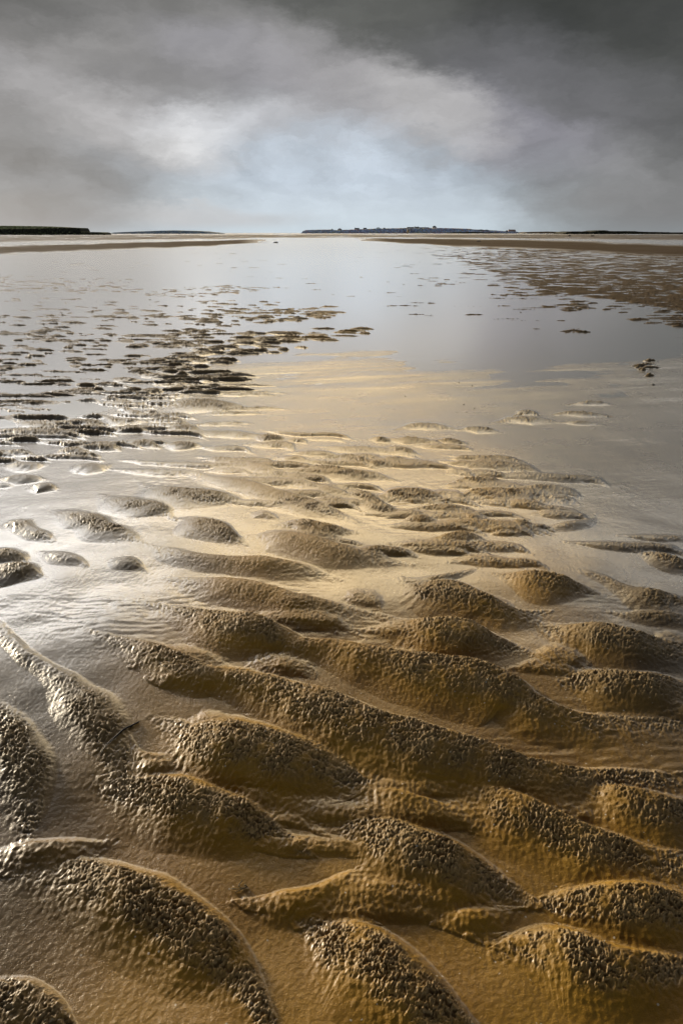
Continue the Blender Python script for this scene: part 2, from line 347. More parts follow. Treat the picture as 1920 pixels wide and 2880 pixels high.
BIG = [
 # the long ridges of the foreground, near to far
 [(190,1436,6,12,.1),(260,1462,12,30,.3),(340,1495,22,42,.75),(400,1525,26,45,.95),(455,1548,20,36,.9),(510,1556,18,28,.4),(600,1575,24,44,.7),(700,1612,28,72,.95),(800,1648,32,92,.98),(900,1688,32,86,.98),(1000,1718,32,82,.95),(1100,1740,26,78,.9),(1200,1762,18,72,.85),(1300,1772,14,70,.8),(1420,1776,14,66,.8),(1600,1786,14,66,.8)],
 [(320,1376,6,10,.1),(400,1396,12,28,.4),(470,1418,18,46,.9),(560,1442,24,58,.98),(640,1465,20,42,.9),(690,1482,14,26,.4),(760,1490,14,32,.1),(850,1510,18,46,.4),(930,1528,22,58,.85),(1020,1545,26,66,.95),(1100,1560,26,72,.95),(1180,1590,22,74,.9),(1240,1625,18,60,.8),(1330,1652,12,44,.5),(1440,1665,14,40,.6),(1600,1672,14,40,.6)],
 [(380,1320,5,10,0),(450,1330,12,30,.1),(530,1343,15,36,.15),(610,1362,16,34,.1),(700,1384,14,36,.05),(790,1398,10,30,0),(885,1416,8,16,0)],
 [(870,1410,8,14,0),(930,1436,16,42,.4),(990,1446,18,54,.9),(1070,1458,20,58,.9),(1140,1478,16,46,.8),(1225,1505,8,16,.2)],
 [(338,1250,5,9,0),(390,1262,12,26,.1),(460,1278,10,20,.1),(530,1285,8,20,.05),(600,1290,12,24,.1),(690,1305,14,26,.1),(790,1328,8,12,0)],
 [(398,1186,6,12,.1),(440,1192,14,30,.3),(495,1208,16,42,.85),(535,1228,12,36,.8),(568,1248,6,10,.2)],
 [(568,1228,8,10,0),(640,1230,20,28,.25),(710,1246,16,32,.3),(790,1268,14,30,.2),(870,1282,10,18,.1),(950,1292,5,8,0)],
 [(630,1204,6,8,.3),(690,1200,12,22,.8),(745,1212,12,24,.9),(830,1222,5,8,.3)],
 [(228,1128,6,10,.1),(275,1143,16,26,.3),(330,1158,18,34,.85),(375,1172,14,32,.7),(400,1190,6,10,.2)],
 [(120,1166,6,12,0),(170,1174,16,30,.4),(212,1192,24,44,.9),(248,1215,24,42,.9),(330,1246,8,12,.2)],
 [(0,1212,10,16,.1),(50,1200,14,30,.6),(88,1220,14,26,.5),(135,1240,6,8,0)],
 [(-40,1262,24,30,.8),(30,1280,16,24,.7),(70,1290,5,8,.1)],
 [(-40,1305,20,34,.7),(50,1312,16,26,.6),(108,1322,6,9,.1)],
 [(80,1262,8,10,0),(150,1278,12,18,.05),(215,1300,5,8,0)],
 [(252,1280,8,12,.1),(295,1288,10,16,.1),(340,1301,5,7,0)],
 [(318,1104,5,10,0),(370,1118,12,28,.3),(425,1130,16,32,.9),(490,1138,14,32,.95),(545,1148,10,22,.8),(580,1157,5,7,.2)],
 [(400,1080,5,8,0),(480,1093,9,16,.05),(560,1108,10,20,.1),(630,1128,12,26,.2),(690,1147,14,34,.7),(750,1168,14,34,.6),(840,1202,6,12,.2)],
 [(525,1062,5,8,0),(600,1070,8,15,.1),(670,1092,5,8,0)],
 [(625,1046,4,6,0),(680,1050,6,9,0),(725,1064,4,6,0)],
 [(680,1075,6,9,.7),(740,1072,9,20,.95),(820,1085,9,20,.95),(920,1100,4,6,.3)],
 [(750,1046,5,9,.8),(800,1046,9,18,.95),(860,1062,5,10,.8),(905,1053,8,14,.95),(950,1064,4,6,.5)],
 [(885,1030,5,8,.6),(920,1030,7,13,.9),(970,1046,3,5,.2)],
 [(845,1008,4,6,.2),(878,1008,6,12,.9),(905,1018,3,5,.4)],
 [(905,1006,4,8,.7),(950,1008,6,14,.95),(1000,1018,3,5,.5)],
 [(998,1010,4,6,.6),(1030,1010,6,10,.95),(1080,1018,3,4,.5)],
 [(1050,985,3,5,.6),(1095,983,6,12,.95),(1150,990,3,4,.5)],
 [(1272,948,3,5,.8),(1330,946,5,9,.95),(1410,953,3,4,.8)],
 [(1300,926,3,4,.6),(1360,922,4,6,.8),(1415,928,2,3,.5)],
 [(1280,966,3,4,.6),(1330,968,4,5,.6),(1395,972,2,3,.4)],
 [(1180,950,4,6,.8),(1208,944,7,13,.95),(1242,952,3,4,.6)],
 [(870,1150,8,10,.8),(905,1132,14,22,.95),(950,1130,14,26,.98),(990,1136,12,22,.9),(1030,1150,5,8,.5)],
 [(780,1115,8,12,.5),(835,1135,14,26,.85),(875,1160,14,32,.95),(925,1180,10,18,.8)],
 [(690,1108,5,9,0),(760,1122,9,16,.2),(830,1150,6,10,.3)],
 [(1028,1108,4,6,.5),(1080,1100,7,12,.85),(1140,1102,6,10,.8),(1200,1112,3,4,.4)],
 [(1035,1146,4,7,.6),(1095,1128,10,20,.85),(1170,1128,10,22,.8),(1240,1130,9,18,.6),(1300,1148,4,6,.3)],
 [(940,1165,4,6,.6),(1000,1162,7,13,.8),(1060,1162,5,9,.7),(1110,1175,3,4,.2)],
 [(920,1200,6,9,.4),(965,1190,9,17,.7),(1020,1205,4,6,.3)],
 [(1050,1190,5,8,.5),(1085,1188,8,15,.85),(1125,1202,3,5,.4)],
 [(1165,1205,4,8,.6),(1200,1201,8,14,.95),(1240,1216,3,4,.4)],
 [(1230,1214,4,6,0),(1300,1205,7,12,.1),(1350,1192,8,12,0),(1375,1168,4,6,0)],
 [(950,1248,4,6,.2),(1015,1236,7,14,.4),(1080,1232,8,14,.45),(1130,1252,3,5,.2)],
 [(575,1170,4,6,0),(610,1176,9,14,.2),(645,1194,4,6,.1)],
 [(800,1262,6,8,.2),(860,1272,8,12,.3),(900,1288,4,6,.1)],
 [(925,1325,20,22,.2),(975,1348,24,46,.95),(1040,1362,22,50,.98),(1110,1385,16,48,.95),(1180,1408,10,30,.6),(1275,1402,4,7,0)],
 [(940,1330,6,6,0),(1020,1322,7,8,.2),(1105,1300,3,4,0)],
 [(1135,1315,6,10,.1),(1200,1325,12,30,.6),(1265,1337,12,38,.8),(1330,1350,9,26,.7),(1385,1364,4,6,.1)],
 [(1310,1300,4,6,0),(1380,1322,6,12,.1),(1440,1350,9,18,.2),(1510,1372,14,34,.7),(1610,1382,14,40,.8)],
 [(1460,1262,5,8,.3),(1520,1278,9,18,.7),(1610,1308,10,24,.8)],
 [(1235,1432,16,18,0),(1300,1452,20,34,.6),(1360,1460,20,48,.98),(1440,1476,18,48,.98),(1520,1490,16,44,.95),(1620,1496,16,44,.95)],
 [(1285,1572,16,20,.3),(1340,1572,22,44,.95),(1430,1580,22,48,.98),(1620,1592,22,48,.98)],
 [(1385,1400,4,6,.1),(1470,1412,7,14,.3),(1620,1430,8,18,.5)],
 [(340,1640,12,14,0),(390,1662,26,44,.4),(450,1695,50,72,.98),(540,1722,56,82,1.),(640,1748,52,76,1.),(740,1772,44,62,1.),(830,1790,26,40,.95),(895,1800,8,12,.5)],
 [(225,1800,26,40,.3),(290,1806,36,62,.9),(380,1828,40,76,1.),(480,1858,40,80,1.),(580,1896,36,72,1.),(650,1930,26,56,.95),(720,1975,10,22,.3)],
 [(745,1905,18,30,0),(800,1905,28,60,.4),(860,1915,32,72,.98),(950,1950,34,82,1.),(1050,1990,32,86,1.),(1140,2030,26,76,.95),(1225,2078,12,32,.5)],
 [(680,2115,30,40,.1),(760,2160,44,90,.8),(830,2190,50,110,1.),(900,2235,52,120,1.),(980,2295,48,110,.95),(1080,2380,40,100,.9),(1180,2460,40,90,.9)],
 [(960,1790,12,24,0),(1050,1812,18,50,.2),(1120,1830,22,72,.5),(1200,1858,24,82,.9),(1280,1895,24,82,.95),(1360,1930,22,80,.9),(1460,1958,20,72,.9),(1640,1985,20,80,.9)],
 [(1315,1805,22,24,0),(1390,1830,24,50,.5),(1470,1845,20,60,.9),(1640,1872,18,60,.9)],
 [(1215,2085,20,26,.2),(1290,2075,28,60,.9),(1380,2068,28,74,.95),(1480,2072,28,80,.95),(1660,2085,28,84,.95)],
 [(1130,2190,20,40,.1),(1210,2180,34,70,.7),(1290,2185,34,90,.95),(1380,2205,30,90,.95),(1480,2215,24,80,.9),(1640,2230,24,80,.9)],
 [(10,1990,26,60,0),(110,1995,34,80,.5),(200,2010,40,95,.95),(290,2045,44,110,1.),(380,2090,46,120,1.),(460,2140,46,130,1.),(530,2200,44,140,1.),(590,2280,40,140,1.),(640,2380,40,140,1.),(680,2480,40,130,1.)],
 [(-60,2260,30,60,.9),(40,2280,34,80,.95),(120,2330,34,90,.95),(200,2420,30,90,.9)],
 [(285,1762,8,10,.3),(355,1762,14,20,.3),(440,1768,8,10,.3)],
 [(540,2070,10,14,0),(630,2085,22,36,0),(720,2065,22,36,0),(800,2025,18,32,0),(870,1985,10,16,0)],
 [(-60,1985,20,30,0),(40,1968,22,30,0),(150,1955,20,30,0),(270,1925,8,14,0)],
 [(1000,2135,12,16,0),(1090,2115,20,30,0),(1200,2095,12,16,0)],
 [(800,1835,14,30,0),(900,1840,18,44,0),(1000,1868,16,40,.1),(1090,1900,8,16,0)],
 [(300,1690,8,12,0),(330,1735,10,16,0),(420,1750,8,10,0)],
]
BIGH = [  # ridges running away from the viewer (widths measured sideways): far width = right, near width = left
 [(-60,1380,30,20,0),(0,1446,34,24,0),(60,1500,36,26,0),(120,1548,44,34,.1),(175,1600,70,54,.6),(212,1650,84,62,.95),(245,1705,80,60,1.),(262,1760,66,50,1.),(262,1815,50,44,.9)],
 [(-60,1590,80,50,.2),(-15,1640,76,60,.6),(25,1700,74,66,.98),(55,1760,70,66,1.),(72,1820,56,66,1.),(72,1880,40,60,.8),(60,1940,24,50,.3)],
]
for r_ in BIG: ridge(r_, wide=True, amp=.29)
for r_ in BIGH: ridge([(a, b, c*1.25, d*1.5, e) for a, b, c, d, e in r_], mode='h', amp=.20)

MID = [ # ridgelets standing out of the shallow water at the left: crest points, half width px, pimple
 [(50,825),(80,824),(110,835)],[(12,840),(35,841),(55,843)],[(140,805),(156,803),(172,810)],[(230,830),(262,828),(290,833)],
 [(260,783),(285,781),(310,785)],[(247,862),(280,866),(330,873)],[(310,855),(350,858),(395,865)],[(417,812),(450,809),(500,810)],
 [(410,825),(440,824),(480,830)],[(522,763),(555,763),(590,770)],
 [(140,892),(190,893),(235,902)],[(0,895),(25,900)],[(-20,910),(60,918),(120,920),(170,922)],[(222,944),(265,960),(300,962),(360,965)],
 [(275,930),(305,941),(345,952)],[(135,948),(190,965),(225,978),(260,988)],[(15,958),(50,962),(100,975),(165,993)],
 [(-30,975),(40,988),(80,1005)],[(430,868),(475,866),(520,868)],[(315,893),(350,894),(380,898)],[(255,973),(310,978),(370,975)],
 [(375,978),(425,980),(475,988)],[(370,1017),(425,1018),(475,1022)],[(575,1003),(615,1002),(655,1008)],[(-20,1107),(30,1112)],
 [(-20,1094),(60,1095),(115,1099)],[(60,1120),(100,1116),(140,1121)],[(150,840),(170,838),(190,843)],[(400,846),(425,843),(450,850)],[(0,1060),(60,1066),(115,1062)],[(160,1065),(210,1070),(260,1060)]]
rnd = random.Random(7)
for m in MID:
    sc = (m[0][1]-535)/400.
    w = 4+5*sc; p = 1. if m[0][1] < 1050 else .3
    n = len(m)
    ridge([(a, b, w*(.5 if k in (0, n-1) else .9), w*(.6 if k in (0, n-1) else 1.35), p*(.3 if k in (0, n-1) else 1)) for k, (a, b) in enumerate(m)], amp=.26, hmax=.017)
for (x_, y_, w_, h_) in [(165,1033,46,11),(240,1024,40,13),(325,1018,46,10),(32,1037,52,8)]:
    ridge([(x_-w_, y_+4, h_*.4, h_*.7, .4), (x_, y_-2, h_, h_*1.3, 1.), (x_+w_, y_+7, h_*.4, h_*.7, .4)], amp=.22, hmax=.015)
# low broad pimpled patches
ridge([(345,925,8,12,.7),(420,925,20,24,.9),(510,930,14,20,.7),(600,945,4,6,.2)], amp=.08)
ridge([(395,885,5,6,.6),(450,886,7,8,.7),(560,882,3,4,.2)], amp=.08)
ridge([(905,985,6,8,.4),(970,976,12,14,.7),(1060,985,6,6,.3)], amp=.07)
ridge([(1130,968,6,6,.4),(1200,960,12,16,.7),(1290,968,5,5,.3)], amp=.07)
ridge([(1200,1150,10,14,.5),(1260,1145,16,16,.5),(1340,1155,6,8,.1)], amp=.05)

def scatter(poly, n, seed, lpx, wk, p=1., slope=.04, amp=.33, hr=(.013, .027)):
    """n small ridges inside a reference-space polygon; lengths and widths follow the distance."""
    rd = random.Random(seed); xs = [q[0] for q in poly]; ys = [q[1] for q in poly]
    def inside(x, y):
        c = False; j = len(poly)-1
        for i in range(len(poly)):
            if (poly[i][1] > y) != (poly[j][1] > y) and x < (poly[j][0]-poly[i][0])*(y-poly[i][1])/(poly[j][1]-poly[i][1])+poly[i][0]: c = not c
            j = i
        return c
    k = 0; tries = 0; n = int(n*1.15)
    while k < n and tries < n*30:
        tries += 1
        x, y = rd.uniform(min(xs), max(xs)), rd.uniform(min(ys), max(ys))
        if not inside(x, y): continue
        k += 1
        s = (y-535)/200.
        L = .95*lpx*rd.uniform(.35, 1.7)*(.35+.65*s)/1.; w = max(.40, .17*wk*rd.uniform(.6, 1.3)*s)
        dy = slope*L+rd.uniform(-.03, .03)*L
        ridge([(x-L/2, y-dy/2+w*.6, w*.8, w*.5, .3*p), (x-L*.1, y-w*.4, w*1.7, w*1.1, p), (x+L*.25, y, w*1.4, w*.9, p), (x+L/2, y+dy/2+w*.6, w*.6, w*.4, .2*p)],
              amp=amp*2.2*rd.uniform(.8, 1.2), hmax=float(rd.uniform(*hr)), step=3, tip=.35)
scatter([(-80,640),(60,632),(200,645),(300,655),(200,668),(-80,668)], 90, 11, 46, 7)
scatter([(320,668),(430,655),(600,652),(640,660),(560,672),(430,682),(330,678)], 75, 12, 46, 7)
scatter([(200,722),(330,708),(400,715),(380,730),(220,728)], 20, 13, 52, 8)
scatter([(590,712),(700,700),(775,703),(770,722),(690,735),(600,738)], 60, 14, 44, 7)
scatter([(400,725),(500,700),(600,712),(580,742),(440,745)], 30, 15, 52, 7)
scatter([(85,722),(150,716),(190,728),(150,738),(90,735)], 10, 16, 60, 9)
scatter([(270,770),(400,752),(560,752),(840,752),(860,762),(740,790),(640,808),(520,815),(420,800),(300,795)], 100, 17, 60, 8)
scatter([(-60,760),(100,752),(200,765),(200,800),(60,805),(-60,800)], 40, 18, 50, 8)
scatter([(300,830),(420,815),(520,820),(480,850),(400,870),(300,860)], 26, 19, 55, 8)
scatter([(-60,860),(120,855),(250,880),(380,895),(300,920),(-60,935)], 18, 20, 90, 8)
scatter([(-60,690),(300,690),(620,690),(620,700),(200,745),(-60,745)], 26, 21, 50, 5)
scatter([(-60,940),(120,950),(330,985),(400,1010),(200,1010),(-60,1010)], 14, 22, 85, 8)
scatter([(-60,850),(220,850),(430,880),(420,990),(200,1050),(-60,1060)], 62, 44, 70, 8, slope=.09, hr=(.010,.019), amp=.30)
scatter([(340,870),(640,880),(600,950),(380,1000)], 26, 47, 80, 7, slope=.02, hr=(.003,.008), amp=.2, p=.8)
scatter([(300,1000),(700,985),(1100,1050),(1350,1130),(1100,1260),(500,1090)], 36, 46, 95, 14, p=.35, slope=.10, hr=(.004,.012), amp=.2)
scatter([(420,1300),(1640,1300),(1640,2200),(1250,2250),(700,2100),(520,1850),(300,1600)], 34, 61, 66, 24, p=.12, slope=.17, hr=(.005,.014), amp=.11)
scatter([(350,1020),(900,990),(1450,1120),(1560,1300),(1000,1300),(300,1180)], 46, 62, 80, 15, p=.45, slope=.13, hr=(.005,.012), amp=.14)
scatter([(380,860),(520,850),(560,865),(540,900),(400,905)], 16, 27, 80, 6)
# the ripple field that spreads over the whole left side
scatter([(-60,628),(300,640),(320,670),(-60,676)], 110, 63, 40, 8, hr=(.014,.026))
scatter([(-60,676),(640,690),(780,720),(600,748),(-60,752)], 120, 64, 46, 8, hr=(.014,.026))
scatter([(-60,752),(300,752),(420,800),(400,850),(-60,850)], 90, 65, 52, 8, slope=.06, hr=(.014,.024))
# sparse streaks on the open water
scatter([(500,590),(1000,575),(1100,640),(900,690),(560,660)], 70, 23, 60, 5, slope=-.01)
scatter([(0,590),(500,575),(700,600),(500,625),(0,625)], 70, 24, 60, 5, slope=0)
scatter([(820,690),(1300,700),(1300,760),(1000,740)], 16, 25, 90, 4, slope=0)
# dense rippled sands at the right
scatter([(1000,566),(1200,572),(1700,588),(1700,720),(1560,712),(1450,692),(1350,680),(1250,662),(1180,640),(1080,606)], 1600, 30, 60, 11, slope=.01, amp=.36)
scatter([(940,558),(1200,572),(1700,588),(1700,745),(1560,735),(1400,712),(1300,700),(1150,662),(1060,625)], 320, 50, 60, 9, slope=.01, amp=.36)
scatter([(860,560),(1250,575),(1200,610),(1060,606)], 130, 31, 60, 6, slope=0)
scatter([(1235,700),(1330,696),(1350,706),(1280,716)], 22, 32, 45, 7)
scatter([(1440,730),(1640,715),(1640,760),(1500,745)], 26, 33, 55, 7)
scatter([(880,605),(960,600),(950,615),(890,617)], 14, 34, 60, 6)
scatter([(1000,645),(1060,640),(1060,655),(960,652)], 8, 35, 60, 5)
scatter([(1100,674),(1230,672),(1230,686),(1140,684)], 12, 36, 60, 6)
scatter([(1450,826),(1510,822),(1500,866),(1465,862)], 7, 37, 30, 3.5)
scatter([(800,590),(860,588),(860,598),(800,598)], 10, 38, 50, 5)
scatter([(1280,750),(1370,752),(1370,766),(1290,764)], 8, 39, 55, 3)
scatter([(-60,548),(700,546),(620,556),(300,572),(-60,590)], 160, 40, 75, 8, slope=0)

Z += H+macro(RR)
dry = np.maximum(dry, sstep(900, 720, PYc)*np.clip(H/.006, 0, 1)*np.where(PXc > 900, .85, .30))  # far ridgelets take the dark tone too: painted stand-in for their self-shadow
# ---- pimples: rain-like pits and knobs on the crests
near = RR < 26
wx = GX+.004*vnoise(GX/.03, GY/.03, 91); wy = GY+.004*vnoise(GX/.03, GY/.03, 92)
pm = np.clip(pim*1.35*(.70+.75*vnoise(GX/.05, GY/.06, 93)+.35*vnoise(GX/.016, GY/.018, 94)), 0, 1.1)*np.clip((26-RR)/8, 0, 1)
ang = math.radians(-28)
ca, sa = math.cos(ang), math.sin(ang)
u_, v_ = (wx*ca+wy*sa)/.0064, (-wx*sa+wy*ca)/.0092
sel = np.nonzero(near & (pm > .01))
w1 = worley(u_[sel], v_[sel], 3); w2 = worley(u_[sel]*1.9+3.1, v_[sel]*1.9, 5)
size = .0062*(.8+.5*vnoise(GX[sel]/.07, GY[sel]/.09, 78))*np.clip(.35+.33*RR[sel], .80, 2.2)
nn = np.abs(fbm(u_[sel]*.75+.5*vnoise(u_[sel], v_[sel], 71), v_[sel]*.62, 2, 73)); n3 = vnoise(u_[sel]*2.3, v_[sel]*1.7, 77); kn = .36*(1-np.clip(w1/.66, 0, 1)**1.25)+.34*n3*(.4+.6*np.clip(2.4/RR[sel], 0, 1))+.26*(1-np.clip(w2/.7, 0, 1)**2)+.95*(.5-np.clip(nn*1.6, 0, 1))+.2
Z[sel] += pm[sel]*size*(kn-.55)
# fine roughness on every ridge flank, flow streaks on the flats
flank = np.clip(slope_cover*1.4, 0, 1)
fr = np.where(RR < 9, vnoise(GX/.008, GY/.010, 95)*.0012+vnoise(GX/.021, GY/.028, 96)*.0009, 0)
Z += fr*(.25+.75*flank)*np.clip((9-RR)/3, 0, 1)
# terraces left by the falling tide: thin steps on flanks
zt = (H*1000)/3.2+.5*vnoise(GX/.2, GY/.3, 97)
Z += np.where((RR < 12), .00045*np.clip(vnoise(GX/.25, GY/.3, 103)*2.5, 0, 1)*np.sin(zt*6.283)*flank*(1-np.clip(pim*2, 0, 1)), 0)
fa = math.radians(14)
sx_, sy_ = GX*math.cos(fa)+GY*math.sin(fa), -GX*math.sin(fa)+GY*math.cos(fa)
stk = vnoise(sx_/1.1+.3*vnoise(GX/1.5, GY/1.5, 98), sy_/.07, 99)+.6*vnoise(sx_/.5, sy_/.026, 100)
amp_s = .0006*sstep(2.2, 4.0, RR)*(1-sstep(14, 22, RR))*(1-flank)
Z += sstep(4.0, 6.0, RR)*(1-sstep(14, 20, RR))*(1-flank)*(.0036*vnoise(sx_/1.9, sy_/.30, 111)+.0016*vnoise(sx_/.6, sy_/.10, 112))
Z += stk*amp_s*sstep(-.2, .5, vnoise(GX/1.3+4, GY/2.2, 101)+.35)
sc_ = np.clip(vnoise(GX/.5+9, GY/.5, 104)*2.4-.25, 0, 1)*(1-flank)*np.clip((7-RR)/3, 0, 1)
Z += sc_*.0011*vnoise(GX/.045+.6*vnoise(GX/.1, GY/.1, 105), GY/.016, 106)
Z = Z-2.0e-9*RR**2                       # a hair of curvature so that the far sheets stay separate

# ------------------------------------------------------------------ mesh building helpers
def link(ob, parent=None):
    SC.collection.objects.link(ob)
    if parent is not None: ob.parent = parent
    return ob
def tag(o, label=None, cat=None, group=None, kind=None):
    if label: o['label'] = label
    if cat: o['category'] = cat
    if group: o['group'] = group
    if kind: o['kind'] = kind
    return o
def grid_mesh(name, V, nr, nt, wrap, cap=None):
    """V: (nr*nt,3). Rows of nt vertices; wrap joins last column to first."""
    me = bpy.data.meshes.new(name)
    i = np.arange(nr-1)[:, None]*nt; j = np.arange(nt if wrap else nt-1)[None, :]
    a = i+j; b = i+(j+1) % nt; c = b+nt; d = a+nt
    q = np.stack([a, d, c, b], -1).reshape(-1, 4)
    nq = len(q); loops = q.reshape(-1); starts = np.arange(nq)*4
    V2 = V
    if cap is not None:
        V2 = np.vstack([V, cap]); ci = len(V)
        jj = np.arange(nt); tri = np.stack([jj, (jj+1) % nt, np.full(nt, ci)], -1)
        starts = np.concatenate([starts, nq*4+np.arange(nt)*3]); loops = np.concatenate([loops, tri.reshape(-1)])
    me.vertices.add(len(V2)); me.vertices.foreach_set('co', V2.astype(np.float32).reshape(-1))
    me.loops.add(len(loops)); me.loops.foreach_set('vertex_index', loops.astype(np.int32))
    me.polygons.add(len(starts)); me.polygons.foreach_set('loop_start', starts.astype(np.int32))
    me.polygons.foreach_set('use_smooth', np.ones(len(starts), bool))
    me.update(calc_edges=True)
    return me
def attr(me, name, arr):
    a = me.attributes.new(name, 'FLOAT', 'POINT'); v = np.zeros(len(me.vertices), np.float32)
    arr = arr.reshape(-1); v[:len(arr)] = arr; a.data.foreach_set('value', v)
def material(name):
    m = bpy.data.materials.new(name); m.use_nodes = True
    t = NT(m.node_tree); b = t.n['Principled BSDF']; return m, t, b
def attrib(t, name):
    n = t.new('ShaderNodeAttribute', attribute_name=name); return n.outputs['Fac']

# ------------------------------------------------------------------ sand
def sand_material():
    m, t, b = material('wet_sand')
    tc = t.new('ShaderNodeTexCoord'); P = tc.outputs['Object']
    pimA, rel, dryShadeA = attrib(t, 'pimple'), attrib(t, 'rise'), attrib(t, 'dry')
    big = t.noise(P, .7, 3); med = t.noise(P, 5., 5, .6); fine_ = t.noise(P, 160., 2, .6); grain = t.noise(P, 520., 2, .7)
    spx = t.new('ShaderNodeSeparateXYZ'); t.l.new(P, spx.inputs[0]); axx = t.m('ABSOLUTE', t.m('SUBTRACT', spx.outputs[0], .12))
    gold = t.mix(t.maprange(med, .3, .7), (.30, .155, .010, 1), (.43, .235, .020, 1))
    silt_shade = t.mix(t.maprange(med, .3, .7), (.100, .074, .040, 1), (.062, .048, .030, 1))
    col = t.mix(t.m('MAXIMUM', t.maprange(big, .45, .70, 0., .6), t.maprange(t.m('ADD', axx, t.m('MULTIPLY', t.m('SUBTRACT', big, .5), 1.2)), .28, .82, 0., .92)), gold, silt_shade)  # silt mottling by noise; edge shade painted into the colour towards both sides
    # knobbly crests paler: sky reflection painted into their colour
    col = t.mix(t.m('MULTIPLY', pimA, .60), col, (.30, .215, .105, 1))
    col = t.mix(dryShadeA, col, t.mix(med, (.070, .045, .022, 1), (.13, .085, .045, 1)))  # dry bank sand, and self-shadow of far ripples painted as dark brown
    g = t.maprange(grain, .3, .7, .82, 1.2, 'LINEAR')
    col = t.mix(1., col, t.comb(g, g, g), 'MULTIPLY')
    # glints of wet grains painted on as pale flecks
    vo = t.new('ShaderNodeTexVoronoi'); t.l.new(P, vo.inputs['Vector']); vo.inputs['Scale'].default_value = 70
    fl = t.m('MULTIPLY', t.m('LESS_THAN', vo.outputs['Distance'], .13), t.m('GREATER_THAN', t.noise(P, 40., 1), .60))
    col = t.mix(t.m('MULTIPLY', fl, .8), col, (.72, .66, .55, 1))
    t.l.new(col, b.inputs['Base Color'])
    wet = t.m('MULTIPLY', t.maprange(rel, .002, .019, 1., .12), t.m('SUBTRACT', 1., t.m('MULTIPLY', pimA, .5)))
    ro = t.m('ADD', t.m('MULTIPLY', t.m('SUBTRACT', 1., wet), .20), .26)
    ro = t.m('ADD', ro, t.m('MULTIPLY', pimA, .13))
    ro = t.m('ADD', ro, t.m('MULTIPLY', dryShadeA, .35))
    ro = t.m('ADD', ro, t.m('MULTIPLY', t.m('SUBTRACT', med, .5), .12))
    t.l.new(ro, b.inputs['Roughness'])
    b.inputs['IOR'].default_value = 1.42
    t.l.new(t.m('MULTIPLY', t.m('ADD', t.maprange(rel, .006, .022, .55, .38), t.m('MULTIPLY', pimA, .10)), t.m('SUBTRACT', 1., t.m('MULTIPLY', dryShadeA, .93))), b.inputs['Specular IOR Level'])
    cw_ = t.m('MULTIPLY', t.m('MULTIPLY', wet, 1.), t.m('SUBTRACT', 1., dryShadeA))
    t.l.new(cw_, b.inputs['Coat Weight']); t.l.new(t.maprange(rel, .0, .009, .22, .32), b.inputs['Coat Roughness']); b.inputs['Coat IOR'].default_value = 1.85
    bp = t.new('ShaderNodeBump'); bp.inputs['Strength'].default_value = .55; bp.inputs['Distance'].default_value = .0026
    t.l.new(t.m('ADD', t.m('MULTIPLY', fine_, .8), t.m('MULTIPLY', grain, .45)), bp.inputs['Height'])
    t.l.new(bp.outputs[0], b.inputs['Normal'])
    return m
V = np.stack([GX, GY, Z], -1).reshape(-1, 3)
me = grid_mesh('sand', V, nr, nt, True, cap=np.array([[0, 0, float(Z[0].mean())]]))
attr(me, 'pimple', pm); attr(me, 'rise', H*.8+.55*np.maximum(Z-H-macro(RR), 0)); attr(me, 'dry', dry)
sand = link(bpy.data.objects.new('ground', me)); tag(sand, kind='structure')
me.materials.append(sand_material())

# ------------------------------------------------------------------ water
def water_material():
    m, t, b = material('shallow_water'); t.n.remove(b)
    out = [n for n in t.n if n.type == 'OUTPUT_MATERIAL'][0]
    fr_ = t.new('ShaderNodeFresnel'); fr_.inputs[0].default_value = 2.0
    gl = t.new('ShaderNodeBsdfGlossy'); gl.inputs['Roughness'].default_value = .15; gl.inputs[0].default_value = (1, 1, 1, 1)
    tr = t.new('ShaderNodeBsdfTransparent'); tr.inputs[0].default_value = (.96, .95, .92, 1)
    tc = t.new('ShaderNodeTexCoord')
    n1 = t.noise(tc.outputs['Object'], 3.0, 3, .5)
    bp = t.new('ShaderNodeBump'); bp.inputs['Strength'].default_value = .10; bp.inputs['Distance'].default_value = .01
    t.l.new(n1, bp.inputs['Height']); t.l.new(bp.outputs[0], gl.inputs['Normal']); 
    mx = t.new('ShaderNodeMixShader'); t.l.new(fr_.outputs[0], mx.inputs[0]); t.l.new(tr.outputs[0], mx.inputs[1]); t.l.new(gl.outputs[0], mx.inputs[2])
    t.l.new(mx.outputs[0], out.inputs[0]); return m
wr = np.concatenate([[.05, .5, 1, 2, 4], np.geomspace(8, 27000, 60)]); wt = np.radians(np.arange(0, 360, 3.))
a_, b_ = np.meshgrid(wr, wt, indexing='ij')
wm_ = grid_mesh('water', np.stack([a_*np.sin(b_), a_*np.cos(b_), -2.0e-9*a_**2], -1).reshape(-1, 3), len(wr), len(wt), True, cap=np.array([[0, 0, 0.]]))
water = link(bpy.data.objects.new('water', wm_)); tag(water, kind='structure'); wm_.materials.append(water_material())

